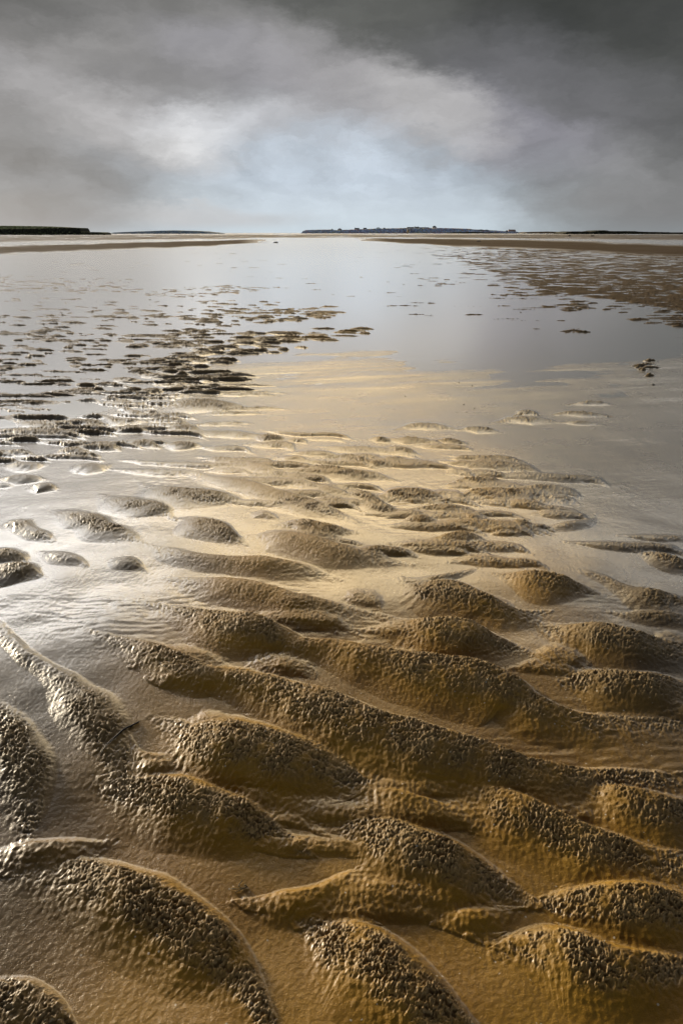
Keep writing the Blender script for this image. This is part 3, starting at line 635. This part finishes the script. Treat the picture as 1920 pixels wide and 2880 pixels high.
# ------------------------------------------------------------------ helpers for things standing on the sands
def ray_at(xn, yn, D):               # native photo pixel (1920 wide) at forward distance D -> world point
    u, v = (xn/1.2245-784)/FPX, (1176-yn/1.2245)/FPX
    dy = math.cos(PITCH)+v*math.sin(PITCH); dz = -math.sin(PITCH)+v*math.cos(PITCH)
    return u*D/dy, D, H_CAM+dz*D/dy
def zpix(yn, D): return ray_at(960, yn, D)[2]
def ground_z(x, y):
    r, th = math.hypot(x, y), math.atan2(x, y)
    i = min(max(int(np.searchsorted(R, r)), 1), nr-1); j = min(max(int(np.searchsorted(fine, th)), 0), len(fine)-1)
    return float(max(Z[i, j], Z[i-1, j]))
def simple_mat(name, c1, c2, scale=3., rough=.85, bump=.0, stretch=(1, 1, 1), detail=5):
    m, t, b = material(name); tc = t.new('ShaderNodeTexCoord')
    mp = t.new('ShaderNodeMapping'); t.l.new(tc.outputs['Object'], mp.inputs[0]); mp.inputs['Scale'].default_value = stretch
    n = t.noise(mp.outputs[0], scale, detail, .6)
    t.l.new(t.mix(t.maprange(n, .35, .65), (*c1, 1), (*c2, 1)), b.inputs['Base Color'])
    b.inputs['Roughness'].default_value = rough
    b.inputs['Specular IOR Level'].default_value = .25
    if bump:
        bp = t.new('ShaderNodeBump'); bp.inputs['Distance'].default_value = bump; t.l.new(n, bp.inputs['Height']); t.l.new(bp.outputs[0], b.inputs['Normal'])
    return m
def land_mat(name, rock1, rock2, top1, top2, zlo, zhi, scale=.25):
    m, t, b = material(name); g = t.new('ShaderNodeNewGeometry'); tc = t.new('ShaderNodeTexCoord'); P = tc.outputs['Object']
    sp = t.new('ShaderNodeSeparateXYZ'); t.l.new(g.outputs['Normal'], sp.inputs[0])
    mp = t.new('ShaderNodeMapping'); t.l.new(P, mp.inputs[0]); mp.inputs['Scale'].default_value = (1, 1, 4)
    n = t.noise(mp.outputs[0], scale*2.5, 6, .65); n2 = t.noise(P, scale*.35, 4, .6)
    rock = t.mix(t.maprange(n, .36, .62), (*rock1, 1), (*rock2, 1)); top = t.mix(t.maprange(n2, .4, .6), (*top1, 1), (*top2, 1))
    k = t.maprange(t.m('ADD', sp.outputs[2], t.m('MULTIPLY', t.m('SUBTRACT', n, .5), .5)), zlo, zhi)
    t.l.new(t.mix(k, rock, top), b.inputs['Base Color']); b.inputs['Roughness'].default_value = .9; b.inputs['Specular IOR Level'].default_value = .2
    return m
def landform(name, prof, D, depth, mat, foot=.35, rough=1., base_yn=None, seed=1, nx=None):
    """prof: native (x, y) silhouette points; real width, height and depth at distance D; steep seaward face, rounded back."""
    xs = np.array([p[0] for p in prof], float); ys = np.array([p[1] for p in prof], float)
    n = nx or int((xs[-1]-xs[0])*1.1)+20
    px = np.linspace(xs[0], xs[-1], n); top = np.array([zpix(v, D) for v in np.interp(px, xs, ys)])
    X = np.array([ray_at(v, 655, D)[0] for v in px])
    mpp = D/2080.
    top = top+(vnoise(X/(mpp*7), X*0+.3, seed)+.6*vnoise(X/(mpp*2.5), X*0+.7, seed+1))*mpp*.45*rough
    top = np.maximum(top, .25)
    sec = [(-1.6, -.3), (-1.0, .10), (-.55, .22), (-.35, .48), (-.2, .78), (0., .95), (.6, .99), (2.2, 1.), (5, 1.0), (8.5, .97), (9.6, .6), (10, -.3)]
    q = []
    for k, (a, f) in enumerate(sec):
        yy = D+(a*foot*top if a < 0 else a/10*depth)
        yy = yy+(vnoise(X/(mpp*9)+k*.35, X*0+k, seed+5)*top*.5+vnoise(X/(mpp*3)+k, X*0+k*2., seed+6)*top*.25)*(1 if k < 7 else .3)
        zz = f*top+(vnoise(X/(mpp*4), X*0+k*1.7, seed+8)*.07*top*rough if 0 < k < 10 else 0)
        if 5 <= k <= 9: zz = np.minimum(zz, top)
        e = np.minimum(1, np.minimum(np.arange(n), np.arange(n)[::-1])/3.)
        q.append(np.stack([X, D+(yy-D)*(.15+.85*e), zz], -1))
    V_ = np.stack(q, 0).reshape(-1, 3)
    me_ = grid_mesh(name, V_, len(sec), n, False)
    me_.polygons.foreach_set('use_smooth', np.zeros(len(me_.polygons), bool)); me_.materials.append(mat)
    o = link(bpy.data.objects.new(name, me_)); tag(o, kind='structure'); return o

slate = land_mat('hazed_island_rock', (.26, .34, .52), (.52, .60, .74), (.60, .60, .38), (.64, .42, .40), .45, .85, .12)  # rock made paler and bluer: distance haze painted into the colour
far_hazed = land_mat('hazed_far_rock', (.22, .30, .40), (.36, .42, .50), (.42, .46, .32), (.46, .42, .34), .4, .8, .08)  # haze tint painted into this rock too
black_cliff = land_mat('headland_rock', (.012, .014, .010), (.05, .05, .035), (.14, .17, .07), (.20, .20, .10), .55, .85, .5)
reef_mat = land_mat('reef_rock', (.010, .012, .008), (.035, .032, .02), (.03, .034, .018), (.05, .045, .028), .4, .8, .4)

landform('headland', [(-500, 640), (-200, 641), (0, 643.5), (80, 642.5), (138, 641), (180, 640), (210, 640), (222, 640.8), (227, 641), (229, 652.5), (240, 652.8), (260, 652.6), (282, 653), (289, 655), (293, 656.6)], 430, 17, black_cliff, foot=.15, rough=.5, seed=11, nx=520)
landform('grass_bank', [(-500, 632), (-200, 633.5), (0, 634.7), (40, 635), (82, 635.5), (138, 636.7), (184, 638.5), (210, 640.2), (218, 641.5)], 438, 9, land_mat('bank_grass', (.22, .27, .12), (.36, .38, .20), (.30, .34, .16), (.40, .40, .24), .3, .8, .6), foot=1.2, rough=.4, seed=12)
landform('far_island', [(312, 656), (316, 654.2), (347, 652.4), (380, 651.2), (400, 650.6), (449, 648.7), (490, 647.9), (530, 649), (571, 650.6), (588, 653), (600, 654.2), (614, 656)], 900, 60, far_hazed, rough=.7, seed=21)
landform('island', [(846, 656), (849, 653.5), (851, 649.5), (860, 646.8), (889, 645.9), (925, 645.4), (943, 646.9), (960, 646.6), (978, 646), (994, 645), (1034, 644), (1057, 642.6), (1079, 642.2), (1112, 641.9), (1144, 641), (1165, 641.2), (1215, 641.8), (1228, 641), (1253, 641.3), (1290, 642.2), (1324, 643.6), (1328, 645), (1355, 646), (1376, 647), (1406, 649), (1421, 650), (1449, 651), (1457, 653), (1480, 654.3), (1484, 656)], 1400, 110, slate, foot=.6, rough=.75, seed=31)
landform('sand_spit', [(1470, 656), (1482, 652.6), (1510, 651.8), (1547, 651.2), (1575, 652.2), (1592, 652.8), (1600, 656)], 1350, 60, land_mat('spit_sand', (.16, .11, .07), (.25, .18, .12), (.20, .15, .09), (.12, .10, .05), .4, .8, .1), rough=.4, seed=41)
landform('reef', [(1586, 656), (1592, 652.4), (1611, 650.4), (1640, 650.9), (1662, 651.6), (1684, 648.3), (1703, 647.8), (1716, 650), (1750, 650.2), (1783, 650.0), (1807, 651.8), (1856, 652.6), (1900, 654), (1960, 653.6), (2080, 653), (2200, 655.5)], 700, 40, reef_mat, foot=.8, rough=1.1, seed=51)
landform('shore_rocks', [(1250, 656.6), (1262, 654.4), (1300, 652.9), (1335, 652.6), (1370, 653.8), (1400, 653.6), (1410, 655), (1430, 655.4), (1436, 656.4)], 1290, 30, reef_mat, foot=.8, rough=.8, seed=61)

# ---- houses on the island
M_ = dict(white=simple_mat('lime_wash', (.62, .61, .58), (.74, .73, .70), 1.), grey=simple_mat('grey_render', (.30, .29, .31), (.40, .39, .42), 1.),
          lilac=simple_mat('pale_mauve_render', (.36, .32, .40), (.48, .44, .52), .6), slate=simple_mat('roof_slate', (.035, .045, .065), (.06, .07, .09), 2.),
          dark=simple_mat('tarred_timber', (.015, .018, .025), (.03, .034, .045), 2.), pink=simple_mat('pink_sandstone', (.36, .24, .20), (.46, .32, .27), .8),
          glass=simple_mat('window_glass', (.02, .025, .03), (.03, .035, .045), 1., rough=.1), wood=simple_mat('painted_post', (.10, .10, .11), (.16, .16, .17), 3.))
def bm_obj(name, bm, mat, parent=None, smooth=False, loc=None):
    me_ = bpy.data.meshes.new(name); bmesh.ops.recalc_face_normals(bm, faces=bm.faces); bm.to_mesh(me_); bm.free()
    if smooth:
        for p in me_.polygons: p.use_smooth = True
    if mat: me_.materials.append(mat)
    o = link(bpy.data.objects.new(name, me_), parent)
    if loc is not None: o.location = loc
    return o
def box(bm, x0, x1, y0, y1, z0, z1):
    v = [bm.verts.new((x, y, z)) for z in (z0, z1) for (x, y) in ((x0, y0), (x1, y0), (x1, y1), (x0, y1))]
    for f in ((0, 1, 2, 3), (4, 5, 6, 7), (0, 1, 5, 4), (1, 2, 6, 5), (2, 3, 7, 6), (3, 0, 4, 7)): bm.faces.new([v[i] for i in f])
def prism(bm, pts, y0, y1):          # polygon in x,z extruded along y
    a = [bm.verts.new((x, y0, z)) for x, z in pts]; b = [bm.verts.new((x, y1, z)) for x, z in pts]; n = len(pts)
    bm.faces.new(a); bm.faces.new(b[::-1])
    for i in range(n): bm.faces.new((a[i], a[(i+1) % n], b[(i+1) % n], b[i]))
def house(name, label, cat, x0, x1, yb, ye, yr, D, wall, roof, gable=False, chim=(), wins=3, dep=7., hip=0.):
    xa, _, zb = ray_at(x0, yb, D); xb, _, ze = ray_at(x1, ye, D); zr = zpix(yr, D); cx = (xa+xb)/2; w = xb-xa
    e = bpy.data.objects.new(name, None); link(e); e.location = (cx, D, zb); tag(e, label, cat, 'houses on the island')
    hE, hR = ze-zb, zr-zb; wb = bmesh.new()
    if gable: prism(wb, [(-w/2, -1.2), (w/2, -1.2), (w/2, hE), (0, hR-.15), (-w/2, hE)], 0, dep)
    else:
        box(wb, -w/2, w/2, 0, dep, -1.2, hE)
    bm_obj('wall', wb, M_[wall], e)
    rb = bmesh.new(); ov = .3
    if gable:
        for s in (-1, 1):
            nx_, th_ = s*(w/2+ov), .22
            prism(rb, [(0, hR), (nx_, hE-.15), (nx_, hE-.15+th_), (0, hR+th_)], -ov, dep+ov)
    else:
        hp = hip*w
        v = [rb.verts.new(p) for p in ((-w/2-ov, -ov, hE+.02), (w/2+ov, -ov, hE+.02), (w/2+ov, dep+ov, hE+.02), (-w/2-ov, dep+ov, hE+.02), (-w/2-ov+hp, dep/2, hR), (w/2+ov-hp, dep/2, hR))]
        for f in ((0, 1, 5, 4), (2, 3, 4, 5), (1, 2, 5), (3, 0, 4), (0, 3, 2, 1)): rb.faces.new([v[i] for i in f])
    ro = bm_obj('roof', rb, M_[roof], e)
    for c in chim:
        cb = bmesh.new(); X = (c-.5)*w; box(cb, X-.35, X+.35, dep/2-.35, dep/2+.35, hR-.8, hR+.9); box(cb, X-.42, X+.42, dep/2-.42, dep/2+.42, hR+.9, hR+1.05)
        bm_obj('chimney', cb, M_['grey'], ro)
    for i in range(wins):
        X = (i+.5)/wins*w-w/2; gb = bmesh.new(); ww = min(.55, w/wins*.28)
        box(gb, X-ww, X+ww, -.06, .10, hE*.35, hE*.78); bm_obj('window', gb, M_['glass'], e)
    return e
D0 = 1408
house('hut', 'small dark peaked hut near the left end of the island', 'hut', 930, 937.5, 648, 646.4, 643.8, D0, 'dark', 'dark', gable=True, wins=1, dep=5)
house('bungalow', 'grey gabled bungalow with dark peaked roof left of the two white houses', 'house', 949.5, 961, 648, 645.2, 641.6, D0, 'grey', 'slate', gable=True, wins=2)
house('shed', 'tiny low white shed just below the grass left of the white houses', 'shed', 986, 991.5, 649.6, 648, 646.8, D0-4, 'white', 'dark', wins=1, dep=4)
house('cottage', 'wider white cottage with black slate roof on the island skyline', 'house', 996.8, 1010.2, 647.2, 644, 641.2, D0, 'white', 'slate', wins=3, hip=.06, chim=(.12,))
house('cottage', 'narrower white cottage with black roof, right one of the two white houses', 'house', 1021.5, 1030.5, 646.8, 643.8, 640.8, D0, 'white', 'slate', wins=2, hip=.04)
house('house', 'slate blue house at left end of the long row above the slipway', 'house', 1144.5, 1164, 645.2, 641.4, 638.6, D0, 'grey', 'slate', wins=4, chim=(.95,))
house('house', 'tallest dark flat-topped house in the row with chimney at each end', 'house', 1166, 1177, 645.2, 640.4, 637.8, D0+3, 'grey', 'slate', wins=3, chim=(.05, .95))
house('terrace', 'long low pale mauve terrace with black roof beside the mast', 'house', 1178, 1204, 646.4, 641.2, 639.2, D0, 'lilac', 'slate', wins=7)
house('cottage', 'small white house with one chimney between the terrace and the domed roof', 'house', 1205, 1213, 648, 643.2, 640.8, D0-6, 'white', 'dark', wins=2, chim=(.1,))
house('lookout_house', 'white house with rounded dark hipped roof at highest point', 'house', 1215.5, 1227, 645.2, 639.4, 635.6, D0+2, 'white', 'dark', wins=2, hip=.28, chim=(.5,))
house('shed', 'pale shed right of the domed roof house among low bushes', 'shed', 1247, 1256, 645.5, 643.4, 641.8, D0, 'grey', 'grey', wins=2, dep=4)
house('boathouse', 'small bright white shed by the rocks at the low right shore', 'shed', 1350, 1354.5, 652, 650, 648.6, D0-14, 'white', 'white', gable=True, wins=1, dep=4)
house('lifeboat_house', 'long pink sandstone building alone at the right tip of the island', 'house', 1429, 1449.5, 652.6, 649, 645.6, D0-6, 'pink', 'pink', wins=4, hip=.10, chim=(.12,))
# mast
bm = bmesh.new(); X_, _, zb_ = ray_at(1194, 645, D0-3); bmesh.ops.create_cone(bm, segments=8, radius1=.22, radius2=.12, depth=zpix(635.6, D0)-zb_, cap_ends=True, matrix=__import__('mathutils').Matrix.Translation((0, 0, (zpix(635.6, D0)-zb_)/2)))
mo = bm_obj('mast', bm, M_['wood'], loc=(X_, D0-3, zb_)); tag(mo, 'thin mast rising from the middle of the island row', 'mast')
# slipway and tan outcrop on the cliff
bm = bmesh.new()
pts = [(1149.5, 656, -14), (1150.5, 652, -10), (1152.2, 648, -5), (1153.4, 644, -1), (1154.2, 640.2, 5)]
rows_ = []
for xn, yn, dd in pts:
    a = ray_at(xn-1.6, yn, 1396+dd); b = ray_at(xn+1.6, yn, 1396+dd); rows_.append([a, b, (b[0], b[1]+1.5, b[2]-1.6), (a[0], a[1]+1.5, a[2]-1.6)])
vs = [[bm.verts.new(p) for p in r_] for r_ in rows_]
for k in range(len(vs)-1):
    for i in range(4): bm.faces.new((vs[k][i], vs[k][(i+1) % 4], vs[k+1][(i+1) % 4], vs[k+1][i]))
bm.faces.new(vs[0]); bm.faces.new(vs[-1][::-1])
so = bm_obj('slipway', bm, M_['white']); tag(so, 'narrow white slipway climbing the island cliff below the houses', 'slipway')
def rock(name, x, y, z, sx, sy, sz, mat, seed, rough=.28, sub=3):
    bm = bmesh.new(); bmesh.ops.create_icosphere(bm, subdivisions=sub, radius=1.)
    co = np.array([v.co[:] for v in bm.verts]); n = vnoise(co[:, 0]*1.7+seed, co[:, 1]*1.7+co[:, 2]*1.3, seed)+.5*vnoise(co[:, 0]*4+seed, co[:, 1]*4-co[:, 2]*3, seed+1)
    for v, k in zip(bm.verts, n):
        f = 1+rough*float(k); v.co = (v.co.x*f*sx, v.co.y*f*sy, max(v.co.z*f, -.35)*sz)
    return bm_obj(name, bm, mat, loc=(x, y, z))
tan_m = simple_mat('tan_rock', (.38, .27, .14), (.55, .44, .28), .4); rock_m = simple_mat('wet_black_rock', (.012, .012, .010), (.035, .032, .026), 4., rough=.35)
x_, y_, z_ = ray_at(1146, 655.5, 1378); o = rock('rock_stack', x_, y_, z_, 1.9, 2.2, 6.6, tan_m, 5); tag(o, 'tan sandstone stack at the island foot left of the slipway', 'rock')
for i, (xn, yn, wn_, hn, lab) in enumerate([(1600, 664.3, 8, 2.6, 'left one of two dark domed boulders on the far right sands'), (1665.5, 664.6, 9, 2.8, 'right one of two dark domed boulders on the far right sands'),
        (776, 683, 11, 3.2, 'dark lump of rock at the tip of the left sandbank'), (1345, 679.5, 12, 3, 'dark boulder on brown sand right of centre below the island')]):
    x_, y_ = unproj(xn/1.2245, yn/1.2245); x_, y_ = float(x_), float(y_); s_ = y_/2080.
    gz = ground_z(x_, y_)
    o = rock('boulder', x_, y_, max(gz, 0)-.01, wn_/2*s_, wn_/2*s_*.8, hn*s_, rock_m, 20+i); tag(o, lab, 'boulder', 'boulders on the sand flats')
# bushes on the island skyline
leaf = simple_mat('gorse_leaves', (.012, .022, .024), (.035, .055, .040), 1.5)
def bush(xn, yn, wn_, hn, D, lab, seed):
    x_, y_, z_ = ray_at(xn, yn, D); s_ = D/2080.; w, h = wn_*s_/2, hn*s_
    e = bpy.data.objects.new('bush', None); link(e); e.location = (x_, y_, z_-.3); tag(e, lab, 'bush', 'bushes on the island')
    bm = bmesh.new(); rd = random.Random(seed)
    for k in range(420):
        a, ph, rr_ = rd.uniform(0, 6.283), math.asin(rd.uniform(0, 1)), rd.uniform(.55, 1.0)*(1+.16*math.sin(3*rd.random()))
        c = Vector((math.cos(a)*math.cos(ph)*w*rr_, math.sin(a)*math.cos(ph)*w*.8*rr_, math.sin(ph)*h*rr_+.3))
        d1 = Vector((rd.gauss(0, 1), rd.gauss(0, 1), rd.gauss(0, 1))).normalized(); d2 = d1.orthogonal().normalized(); s2 = rd.uniform(.16, .34)
        bm.faces.new([bm.verts.new(c+d1*s2), bm.verts.new(c+d2*s2*.6), bm.verts.new(c-d1*s2), bm.verts.new(c-d2*s2*.6)])
    bm_obj('foliage', bm, leaf, e)
    bm = bmesh.new()
    for k in range(5):
        a = k*1.26; c0 = Vector((.1*math.cos(a), .1*math.sin(a), -.4)); c1 = Vector((w*.6*math.cos(a), w*.5*math.sin(a), h*.7)); sd_ = Vector((-math.sin(a), math.cos(a), 0))*.08
        v = [bm.verts.new(p) for p in (c0-sd_, c0+sd_, c0+Vector((0, 0, .15)), c1-sd_*.4, c1+sd_*.4, c1+Vector((0, 0, .06)))]
        for f in ((0, 1, 4, 3), (1, 2, 5, 4), (2, 0, 3, 5)): bm.faces.new([v[i] for i in f])
    bm_obj('stem', bm, M_['dark'], e)
bush(1063, 643.5, 12, 3.4, D0-2, 'wide domed dark bush on the skyline right of the white cottages', 1)
bush(1080, 643.2, 6, 2.2, D0-2, 'small round bush just right of the wide domed bush', 2)
bush(1352, 648.5, 12, 3.0, D0-10, 'dark rounded bush beside the bright white shed', 3)
bush(1367, 648.8, 12, 2.6, D0-10, 'low spreading bush right of the bright white shed', 4)
bush(1270, 645, 9, 2.6, D0-3, 'bush on the slope right of the pale shed', 5)
bush(1424, 651, 6, 2.6, D0-8, 'small bush against the left end of the pink building', 6)

# ---- walker and dog far out on the sand
def skin_mesh(name, joints, edges, mat, parent=None, root=0, sub=1):
    me_ = bpy.data.meshes.new(name); me_.from_pydata([j[:3] for j in joints], edges, []); me_.update()
    o = link(bpy.data.objects.new(name, me_), parent)
    o.modifiers.new('skin', 'SKIN'); 
    if not me_.skin_vertices:
        bpy.context.view_layer.objects.active = o
    for i, j in enumerate(joints):
        r_ = j[3]; me_.skin_vertices[0].data[i].radius = (r_, r_*(j[4] if len(j) > 4 else 1)); me_.skin_vertices[0].data[i].use_root = (i == root)
    s = o.modifiers.new('sub', 'SUBSURF'); s.levels = sub; s.render_levels = sub
    me_.materials.append(mat); return o
skin_m = simple_mat('skin_tone', (.42, .26, .19), (.48, .30, .22), 8.); trouser_m = simple_mat('black_trousers', (.012, .012, .016), (.02, .02, .026), 9.)
jacket_m = simple_mat('white_jacket', (.72, .72, .74), (.80, .80, .82), 9.); hair_m = simple_mat('dark_hair', (.015, .010, .008), (.03, .02, .015), 20.); fur_m = simple_mat('black_fur', (.010, .009, .008), (.025, .022, .02), 12.)
def person():
    x_, y_ = unproj(1114.5/1.2245, 659.6/1.2245); x_, y_ = float(x_), float(y_)
    e = bpy.data.objects.new('person', None); link(e); e.location = (x_, y_, max(ground_z(x_, y_), 0)); e.rotation_euler = (0, 0, math.radians(75)); e.scale = (1.03,)*3
    tag(e, 'walker in white jacket and black trousers striding across the far sand', 'person')
    J = [(0, 0, .95, .13, .8), (0, 0, 1.15, .12, .75), (0, .03, 1.38, .15, .65), (0, .04, 1.50, .055), (0, .05, 1.60, .085), (0, .06, 1.72, .09),
         (-.10, .05, .88, .09), (-.10, .22, .50, .062), (-.10, .30, .09, .045), (-.10, .44, .04, .035),
         (.10, -.02, .88, .09), (.10, -.10, .50, .062), (.10, -.42, .14, .045), (.10, -.32, .04, .035),
         (-.19, .03, 1.42, .055), (-.24, -.10, 1.16, .042), (-.24, -.02, .93, .034), (-.24, .02, .84, .03),
         (.19, .03, 1.42, .055), (.24, .12, 1.17, .042), (.22, .32, 1.02, .034), (.22, .40, .98, .03), (0, .16, 1.63, .018)]
    E = [(0, 1), (1, 2), (2, 3), (3, 4), (4, 5), (0, 6), (6, 7), (7, 8), (8, 9), (0, 10), (10, 11), (11, 12), (12, 13), (2, 14), (14, 15), (15, 16), (16, 17), (2, 18), (18, 19), (19, 20), (20, 21), (4, 22)]
    skin_mesh('body', J, E, skin_m, e)
    g = 1.22
    k = [0, 1, 2, 14, 15, 16, 18, 19, 20]; mp_ = {a: i for i, a in enumerate(k)}
    skin_mesh('jacket', [(*J[i][:3], J[i][3]*g, J[i][4] if len(J[i]) > 4 else 1) for i in k], [(mp_[a], mp_[b]) for a, b in E if a in mp_ and b in mp_], jacket_m, e)
    k = [0, 6, 7, 8, 10, 11, 12]; mp_ = {a: i for i, a in enumerate(k)}
    skin_mesh('trousers', [(*J[i][:3], J[i][3]*g*.98, J[i][4] if len(J[i]) > 4 else 1) for i in k], [(mp_[a], mp_[b]) for a, b in E if a in mp_ and b in mp_], trouser_m, e)
    skin_mesh('hair', [(0, .0, 1.66, .08), (0, .02, 1.76, .085)], [(0, 1)], hair_m, e)
    x_, y_ = unproj(1095/1.2245, 659.2/1.2245); x_, y_ = float(x_), float(y_)
    d = bpy.data.objects.new('dog', None); link(d); d.location = (x_, y_, max(ground_z(x_, y_), 0)); d.rotation_euler = (0, 0, math.radians(70))
    tag(d, 'small dark dog trotting ahead left of the walker', 'dog')
    J = [(0, -.28, .50, .10, 1.15), (0, -.02, .48, .10, 1.2), (0, .22, .50, .125, 1.35), (0, .36, .62, .07), (0, .44, .72, .075), (0, .56, .69, .04), (0, .62, .68, .03),
         (.07, -.30, .40, .065), (.07, -.20, .27, .045), (.07, -.36, .15, .028), (.07, -.34, .03, .03),
         (-.07, -.30, .40, .065), (-.07, -.14, .27, .045), (-.07, -.26, .15, .028), (-.07, -.20, .03, .03),
         (.07, .24, .38, .05), (.07, .30, .20, .03), (.07, .34, .03, .03), (-.07, .24, .38, .05), (-.07, .18, .20, .03), (-.07, .12, .05, .03),
         (0, -.42, .56, .03), (0, -.58, .68, .018), (.045, .42, .80, .025), (-.045, .42, .80, .025)]
    E = [(0, 1), (1, 2), (2, 3), (3, 4), (4, 5), (5, 6), (0, 7), (7, 8), (8, 9), (9, 10), (0, 11), (11, 12), (12, 13), (13, 14), (2, 15), (15, 16), (16, 17), (2, 18), (18, 19), (19, 20), (0, 21), (21, 22), (4, 23), (4, 24)]
    skin_mesh('body', J, E, fur_m, d)
person()

# ---- small things lying on the near sand
def tube(bm, pts, rads, seg=6):
    rings = []
    for i, p in enumerate(pts):
        p = Vector(p); d = (Vector(pts[min(i+1, len(pts)-1)])-Vector(pts[max(i-1, 0)])).normalized(); a = d.cross(Vector((0, 0, 1))).normalized(); b = a.cross(d)
        rings.append([bm.verts.new(p+(a*math.cos(k*6.2832/seg)+b*math.sin(k*6.2832/seg))*rads[i]) for k in range(seg)])
    for r0, r1 in zip(rings, rings[1:]):
        for k in range(seg): bm.faces.new((r0[k], r0[(k+1) % seg], r1[(k+1) % seg], r1[k]))
    bm.faces.new(rings[0]); bm.faces.new(rings[-1][::-1])
def lay(ptsn, lift=.002, n=4, zc=.03):
    q = []
    for (a, b), (c, d) in zip(ptsn, ptsn[1:]):
        for k in range(n): q.append((a+(c-a)*k/n, b+(d-b)*k/n))
    q.append(ptsn[-1]); o = []
    for xn, yn in q:
        z = zc
        for _ in range(6):
            x, y = unproj(xn/1.2245, yn/1.2245, z); z = .5*z+.5*ground_z(float(x), float(y))
        o.append([float(x), float(y), z])
    zs = [p[2] for p in o]
    for i, p in enumerate(o): p[2] = max(zs[max(0, i-1):i+2])+lift
    return o
twig_m = simple_mat('wet_twig', (.008, .006, .005), (.02, .016, .012), 60., rough=.4); weed_m = simple_mat('straw', (.10, .08, .04), (.16, .13, .07), 80., rough=.5)
bm = bmesh.new(); p = lay([(393, 2032), (375, 2041), (348, 2055), (326, 2074), (299, 2098), (284, 2129)]); tube(bm, p, [.0008+.0012*math.sin(math.pi*min(1, .15+i/len(p))) for i in range(len(p))])
p2 = lay([(375, 2041), (366, 2052)], n=3); tube(bm, p2, [.001, .0008, .0006, .0004])
o = bm_obj('twig', bm, twig_m, smooth=True); tag(o, 'thin curved black twig lying across the pimpled ridge at lower left', 'twig')
bm = bmesh.new()
for s_ in ([(682, 2479), (675, 2487), (671, 2494), (676, 2498), (684, 2501)], [(688, 2491), (696, 2496.5), (684, 2501), (673, 2507), (661, 2513)], [(652, 2502), (668, 2503), (682, 2501)]):
    p = lay(s_, n=3); tube(bm, p, [.0011-.0006*i/len(p) for i in range(len(p))], 5)
o = bm_obj('seaweed_sprig', bm, weed_m, smooth=True); tag(o, 'small branched sprig of dry weed in the dark lower trough', 'seaweed')
peb_m = simple_mat('dark_pebble', (.012, .011, .010), (.05, .045, .04), 90., rough=.3)
def pebble(xn, yn, w, lab, seed, grp):
    q = lay([(xn, yn), (xn+1, yn)], lift=0, n=1)[0]; s_ = w*math.hypot(*q[:2])/2080./2
    o = rock('pebble', q[0], q[1], q[2], s_, s_*.8, s_*.6, peb_m, seed, sub=2); tag(o, lab, 'pebble', grp)
for i, (a, b, l_) in enumerate([(1290, 1076, 'tiny dark pebble on the smooth wet sand, farthest of the little scatter'), (1327, 1084, 'tiny dark pebble on the wet sand, far right one of the scatter'),
        (1303, 1137, 'tiny dark pebble on the wet sand, in the middle of the scatter'), (1333, 1148, 'tiny dark pebble on the wet sand, near right one of the scatter'),
        (1311, 1159, 'tiny dark pebble on the wet sand, nearest one of the scatter'), (1139, 1114, 'tiny dark pebble on bare wet sand well left of the others')]):
    pebble(a, b, 4, l_, 40+i, 'tiny pebbles on the smooth wet sand')
pebble(1836, 1083, 9, 'larger dark stone alone on the wet sand at the right edge', 50, 'loose stones')
pebble(859, 2515, 5, 'tiny black pebble in the dark trough right of the weed sprig', 51, 'loose stones')
